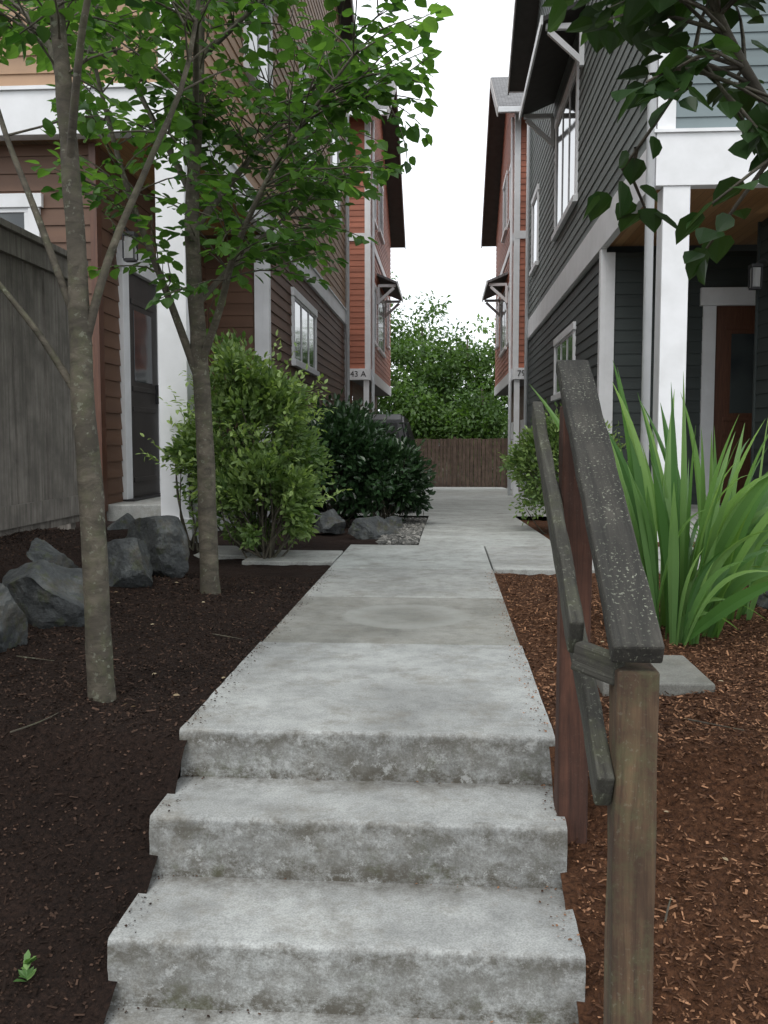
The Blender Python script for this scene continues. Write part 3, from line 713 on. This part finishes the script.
# ------------------------------------------------------------------ bushes
def bush(name,c,r,nclump,per,lsize,mat,shape='diamond',clr=.22,sprig=0,parent=None):
    root=parent or empty(name); P=[];D=[];NN=[];SZ=[];VL=[]; c=np.array(c);r=np.array(r); mb=MB()
    for i in range(nclump):
        a=RNG.normal(size=3); a/=np.linalg.norm(a)
        if a[2]<-.55: a[2]=abs(a[2])
        rr=RNG.uniform(.62,1.0)*(1+.42*noise.noise(Vector(a*2.1+c)))
        cc=c+a*r*rr; tone=RNG.random(); cr=clr*RNG.uniform(.6,1.3)*min(r)/.6
        n=int(per*RNG.uniform(.7,1.3))
        q=RNG.normal(size=(n,3)); q/=np.linalg.norm(q,axis=1,keepdims=True)
        rad=RNG.random(n)**.45
        pos=cc+q*rad[:,None]*cr
        out=(pos-c)/r; out/=np.linalg.norm(out,axis=1,keepdims=True)
        P.append(pos);D.append(out*.7+q*.5+RNG.normal(size=(n,3))*.5+[0,0,.25]);NN.append(RNG.normal(size=(n,3))*.6+out*.6+[0,0,.6])
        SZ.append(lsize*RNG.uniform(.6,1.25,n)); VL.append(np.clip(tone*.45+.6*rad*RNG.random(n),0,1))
        if i%3==0:
            b=np.array([c[0],c[1],T(c[0],c[1])-.05]); m=(b+cc)/2+RNG.normal(size=3)*.06
            mb.tube([b+RNG.normal(size=3)*.04*[1,1,0],m,cc],[.012,.008,.003],5,3)
    for i in range(sprig):
        a=RNG.normal(size=3); a/=np.linalg.norm(a); a[2]=abs(a[2])*.8+.1
        b=c+a*r*.9; L=RNG.uniform(.12,.32)
        for k in range(9):
            p=b+(a+[0,0,.3])*L*k/8
            P.append(p[None]);D.append((RNG.normal(size=3)+a*.8)[None]);NN.append(np.array([[0,0,1.]])+RNG.normal(size=(1,3))*.3);SZ.append([lsize*.9]);VL.append([RNG.uniform(.6,1)])
    mb.obj('stems',M_bark,root,True)
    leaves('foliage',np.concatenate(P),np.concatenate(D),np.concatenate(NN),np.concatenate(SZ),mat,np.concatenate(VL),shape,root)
    return root
b1=bush('variegated_shrub',(-1.62,7.75,.85),(.52,.5,.80),130,75,.066,M_leafB,'oval',.2,70)
bush('variegated_shrub',(-1.42,7.35,.38),(.44,.4,.40),55,75,.066,M_leafB,'oval',.2,30,parent=b1)
bush('variegated_shrub',(-2.12,7.65,.66),(.20,.25,.34),18,45,.06,M_leafB,'oval',.2,26,parent=b1)
b2=bush('camellia_shrub',(-1.32,11.3,.58),(.66,.7,.66),120,90,.085,M_leafC,'oval',.22,16)
bush('camellia_shrub',(-.75,11.2,.42),(.46,.6,.53),75,90,.085,M_leafC,'oval',.22,8,parent=b2)
bush('variegated_shrub',(1.30,10.3,.50),(.58,.6,.62),100,80,.06,M_leafB,'oval',.2,30)
bush('camellia_shrub',(-2.3,24.2,.9),(.8,.5,.9),60,60,.09,M_leafC,'oval',.25)
def bgtrees():
    root=empty('background_trees'); mb=MB()
    P=[];D=[];NN=[];SZ=[];VL=[]
    spec=[(-3.4,44,0,3.2,9.6),(-1.2,46,0,2.6,8.8),(1.0,45.5,0,2.6,7.8),(3.4,46,0,2.8,8.2),(7,47,0,3.4,8.5),(-8.0,46,0,3.6,9.5),(11,46,0,3.5,9),(-1.5,42.5,0,1.8,4.6),(1.6,42,0,1.8,4.3),(0.2,54,0,3.6,9.0),(-13,47,0,3.5,9)]
    for (x,y,z,rx,ht) in spec:
        z=ht*.5-.9
        mb.tube([(x,y,-1.2),(x+.1,y,z*.5),(x,y,ht*.75)],[.16,.12,.04],8,3)
        c=np.array([x,y,z]); r=np.array([rx*.8,rx*.6,ht*.47])
        for i in range(115):
            a=RNG.normal(size=3); a/=np.linalg.norm(a); cc=c+a*r*RNG.uniform(.4,1.0)*(1+.45*noise.noise(Vector(a*1.7+c)))
            tone=RNG.random(); n=60; q=RNG.normal(size=(n,3)); q/=np.linalg.norm(q,axis=1,keepdims=True); rad=RNG.random(n)**.4
            pos=cc+q*rad[:,None]*RNG.uniform(.4,.8)*[1.1,1.1,.8]
            P.append(pos);D.append(q+RNG.normal(size=(n,3))*.5+[0,0,-.2]);NN.append(RNG.normal(size=(n,3))*.5+[0,-.2,.8]);SZ.append(RNG.uniform(.14,.32,n));VL.append(np.clip(tone*.6+rad*.3*RNG.random(n)+.1,0,1))
    mb.obj('trunks',M_bark,root,True)
    leaves('foliage',np.concatenate(P),np.concatenate(D),np.concatenate(NN),np.concatenate(SZ),M_leafG,np.concatenate(VL),'diamond',root)
bgtrees()

# ------------------------------------------------------------------ sword-leaf plant etc.
def blades(name,c,n,Lr,w,mat,spread=.35,lean=.5,rad=.18,kink=.12,parent=None,amin=0,amax=6.2832):
    v=[];f=[];val=[]
    for i in range(n):
        a=random.uniform(amin,amax); rr=rad*math.sqrt(random.random())
        p=V((c[0]+rr*math.cos(a)*1.2,c[1]+rr*math.sin(a),c[2])); L=random.uniform(*Lr)
        a2=a+random.gauss(0,.4); ln=abs(random.gauss(0,spread))+.04
        droop=random.uniform(.01,.09)*lean
        if random.random()<kink and math.cos(a2)>-.2: droop*=4
        if math.cos(a2)<-.2: droop*=.5; ln=min(ln*.6,.25)
        d=V((math.cos(a2)*ln,math.sin(a2)*ln,1)).normalized()
        s=d.cross(V((math.cos(a2+random.gauss(1.2,.7)),math.sin(a2+1.2),0))).normalized()
        k=12; tone=random.random(); ww=w*random.uniform(.55,1.15)
        for j in range(k+1):
            t=j/k; wd=ww*(.5+1.1*t if t<.45 else .995)*(1 if t<.5 else max(0.02,(1-((t-.5)/.5)**1.6)))
            v+= [tuple(p-s*wd/2),tuple(p+V((0,0,0))),tuple(p+s*wd/2)]
            v[-2]=tuple(p+s.cross(d)*wd*.2); val+=[tone*(.35+.65*t)]*3
            d=(d+V((math.cos(a2)*droop*t*2,math.sin(a2)*droop*t*2,-droop*t*1.6))).normalized(); p=p+d*L/k
        b=len(v)-3*(k+1)
        for j in range(k):
            f.append((b+3*j,b+3*j+1,b+3*j+4,b+3*j+3)); f.append((b+3*j+1,b+3*j+2,b+3*j+5,b+3*j+4))
    return addobj(name,v,f,mat,parent,False,val)
sp=empty('sword_leaf_plant')
blades('leaf_fan',(1.12,4.6,0),64,(.7,1.38),.074,M_iris,.27,1.2,.19,.28,sp)
blades('leaf_fan',(1.43,5.0,0),32,(.7,1.25),.066,M_iris,.26,1.2,.16,.2,sp)
blades('leaf_fan',(1.05,4.35,0),14,(.4,.8),.058,M_iris,.3,1.4,.1,.2,sp,-1.8,1.2)
blades('ornamental_grass',(1.95,6.3,0),120,(.3,.6),.014,M_iris,.4,2.4,.16)
blades('ornamental_grass',(1.75,4.15,0),60,(.2,.4),.012,M_iris,.4,2.4,.12)
def weed(c):
    P=[];D=[];Nn=[];Z=[];Vv=[]
    for i in range(16):
        a=random.uniform(0,6.28); h=random.uniform(0,.06)
        P.append((c[0],c[1],c[2]+h));D.append((math.cos(a),math.sin(a),.5+h*8));Nn.append((0,0,1));Z.append(random.uniform(.02,.045));Vv.append(random.random())
    leaves('weed_plant',P,D,Nn,Z,M_iris,Vv,'oval')
weed((-1.08,2.25,fl_(-1.08,2.25)))
mb=MB()
for (x,y) in ((-1.35,2.95),(-1.7,3.7),(-1.05,4.4),(.62,2.5),(.9,3.1)):
    a=random.uniform(0,6.28); L=random.uniform(.06,.12)
    pts=[(x+math.cos(a)*t*L+random.gauss(0,.006),y+math.sin(a)*t*L,(fl_ if x<0 else fr_)(x,y)+.012) for t in (-1,-.3,.4,1)]
    mb.tube(pts,[.003,.0028,.002,.0015],5,3)
mb.obj('fallen_twigs',M_bark)
P=[];D=[];Nn=[];Z=[];Vv=[]
for i in range(60):
    if random.random()<.4: x=random.uniform(-2.0,-.9); y=random.uniform(2,6); z=fl_(x,y)
    else: x=random.uniform(.45,2); y=random.uniform(1.9,6); z=fr_(x,y)
    P.append((x,y,z+.014));a=random.uniform(0,6.28);D.append((math.cos(a),math.sin(a),.1));Nn.append((random.gauss(0,.3),random.gauss(0,.3),1));Z.append(random.uniform(.012,.03));Vv.append(random.random())
M_lit=leafmat('dry_leaf',(.14,.09,.045),(.5,.42,.28),.1,.8)
leaves('leaf_litter',P,D,Nn,Z,M_lit,Vv,'oval')
# mulch crumbs spilled on the concrete edges and in the step corners
def zt_at(y):
    for yn,zz in nose:
        if y>yn+.02: return zz
    return -.69
for mat,side in ((M_chipL,0),(M_chipR,1)):
    P=[];D=[];Nn=[];Z=[];Vv=[]
    for i in range(900):
        e=abs(random.gauss(0,.035))+.004; y=random.uniform(1.95,6.8)
        if random.random()<.25 and y<2.95:
            k=random.choice([0,1,2]); y=nose[k][0]-abs(random.gauss(0,.012))-.004; e=random.uniform(.01,.6)**1.5
        x=XS0+e if side==0 else XS1-e
        if any(abs(y-yn)<.025 and y>=yn for yn,_ in nose): continue
        P.append((x,y,zt_at(y)+.004));a=random.uniform(0,6.28);D.append((math.cos(a),math.sin(a),.1));Nn.append((random.gauss(0,.3),random.gauss(0,.3),1));Z.append(random.uniform(.003,.011));Vv.append(random.random())
    leaves('spilled_mulch',P,D,Nn,Z,mat,Vv,'crumb')

# ------------------------------------------------------------------ parked car
def car():
    c=empty('parked_car'); x0,x1=-2.15,-.48; y0=14.2; zg=slope(16.3)
    M_paint=simple('car_paint',(.016,.017,.02),(.011,.012,.014),2,.38,.02,.001,spec=.3)
    def ext(name,prof,xa,xb,mat,bev,taper=0):
        n=len(prof); ztop=max(p[1] for p in prof); zmin=min(p[1] for p in prof); v=[]
        for x,sg in ((xa,1),(xb,-1)):
            for (y,z) in prof: v.append((x+sg*taper*(z-zmin)/(ztop-zmin),y0+y,zg+z))
        f=[tuple(range(n)),tuple(range(2*n-1,n-1,-1))]+[(i,i+n,(i+1)%n+n,(i+1)%n) for i in range(n)]
        ob=addobj(name,v,f,mat,c); bm=bmesh.new(); bm.from_mesh(ob.data); bmesh.ops.recalc_face_normals(bm,faces=bm.faces[:])
        if bev: bmesh.ops.bevel(bm,geom=bm.edges[:],offset=bev,segments=3,affect='EDGES')
        bm.to_mesh(ob.data); bm.free()
    ext('body',[(0,.3),(.02,.75),(.12,.98),(3.2,1.0),(4.1,.9),(4.35,.7),(4.38,.3)],x0,x1,M_paint,.05,.04)
    ext('cabin',[(.08,.95),(.28,1.50),(.6,1.60),(2.2,1.60),(2.6,1.52),(3.25,.97)],x0+.06,x1-.06,M_paint,.04,.14)
    ext('side_glass',[(.5,1.04),(.55,1.46),(2.2,1.50),(2.45,1.46),(2.95,1.04)],x0+.045,x1-.045,M_cgls,.005,.125)
    ext('rear_glass',[(.095,1.04),(.07,1.04),(.25,1.46),(.275,1.46)],x0+.2,x1-.2,M_cgls,.0,.08)
    M_tail=simple('tail_light',(.35,.02,.02),(.25,.01,.01),5,.2)
    for a in (x0+.03,x1-.2): box('tail_light',c,(a,a+.17),(y0-.02,y0+.06),(zg+.72,zg+.95),M_tail,.01)
    box('plate',c,(-1.47,-1.16),(y0-.03,y0-.01),(zg+.6,zg+.74),M_white)
    box('bumper',c,(x0+.02,x1-.02),(y0-.08,y0+.1),(zg+.3,zg+.52),M_dark,.03)
    M_tyre=simple('tyre',(.02,.02,.02),(.012,.012,.012),20,.9); M_rim=simple('rim',(.5,.5,.5),(.4,.4,.4),5,.3,metal=1)
    for y in (.8,3.5):
        for x,s in ((x0+.1,-1),(x1-.1,1)):
            for rr,w,m,nm in ((.33,.11,M_tyre,'tyre'),(.2,.118,M_rim,'rim')):
                bm=bmesh.new(); bmesh.ops.create_cone(bm,cap_ends=True,segments=32,radius1=rr,radius2=rr,depth=w*2,matrix=Matrix.Translation((x,y0+y,zg+.33))@Matrix.Rotation(math.pi/2,4,'Y'))
                bmesh.ops.bevel(bm,geom=[e for e in bm.edges],offset=.015,segments=2,affect='EDGES')
                me=bpy.data.meshes.new(nm); bm.to_mesh(me); bm.free(); me.materials.append(m); ob=bpy.data.objects.new(nm,me); COL.objects.link(ob); ob.parent=c
car()

# ------------------------------------------------------------------ world, sun, camera
w=bpy.data.worlds.new('World'); S.world=w; w.use_nodes=True; nt=w.node_tree; nt.nodes.clear()
out=nt.nodes.new('ShaderNodeOutputWorld'); bg=nt.nodes.new('ShaderNodeBackground'); nt.links.new(bg.outputs[0],out.inputs[0])
sky=nt.nodes.new('ShaderNodeTexSky'); sky.sky_type='NISHITA'; sky.sun_disc=False; sky.sun_elevation=math.radians(58); sky.sun_rotation=math.radians(200); sky.dust_density=3
tc=nt.nodes.new('ShaderNodeTexCoord'); nz=noi(nt,tc.outputs['Generated'],2.2,5,.55)
cr=ramp(nt,[(.3,(.84,.89,.95)),(.6,(.97,.985,1))],nz)
vm=N(nt,'ShaderNodeVectorMath',operation='SCALE'); nt.links.new(cr.outputs[0],vm.inputs[0]); vm.inputs['Scale'].default_value=12.0
mx=mix(nt,.9,sky.outputs[0],vm.outputs[0]); nt.links.new(mx,bg.inputs[0]); bg.inputs[1].default_value=.15
sd=bpy.data.lights.new('sun','SUN'); sd.energy=1.4; sd.angle=math.radians(30); sd.color=(1,.97,.92)
so=bpy.data.objects.new('sun',sd); COL.objects.link(so)
el=math.radians(58); az=math.radians(200)
dirv=Vector((math.sin(az)*math.cos(el),math.cos(az)*math.cos(el),math.sin(el)))
so.rotation_euler=dirv.to_track_quat('Z','Y').to_euler()
cam=bpy.data.cameras.new('camera'); cam.sensor_fit='VERTICAL'; cam.sensor_height=36; cam.lens=930/1024*36; cam.clip_end=1000; cam.clip_start=.05
co=bpy.data.objects.new('camera',cam); COL.objects.link(co); co.location=(0,0,.95)
th,ph=math.radians(3.8),math.radians(4.43)
co.rotation_euler=(math.pi/2-ph,0,th); S.camera=co
S.view_settings.view_transform='Standard'; S.view_settings.look='None'; S.view_settings.exposure=0
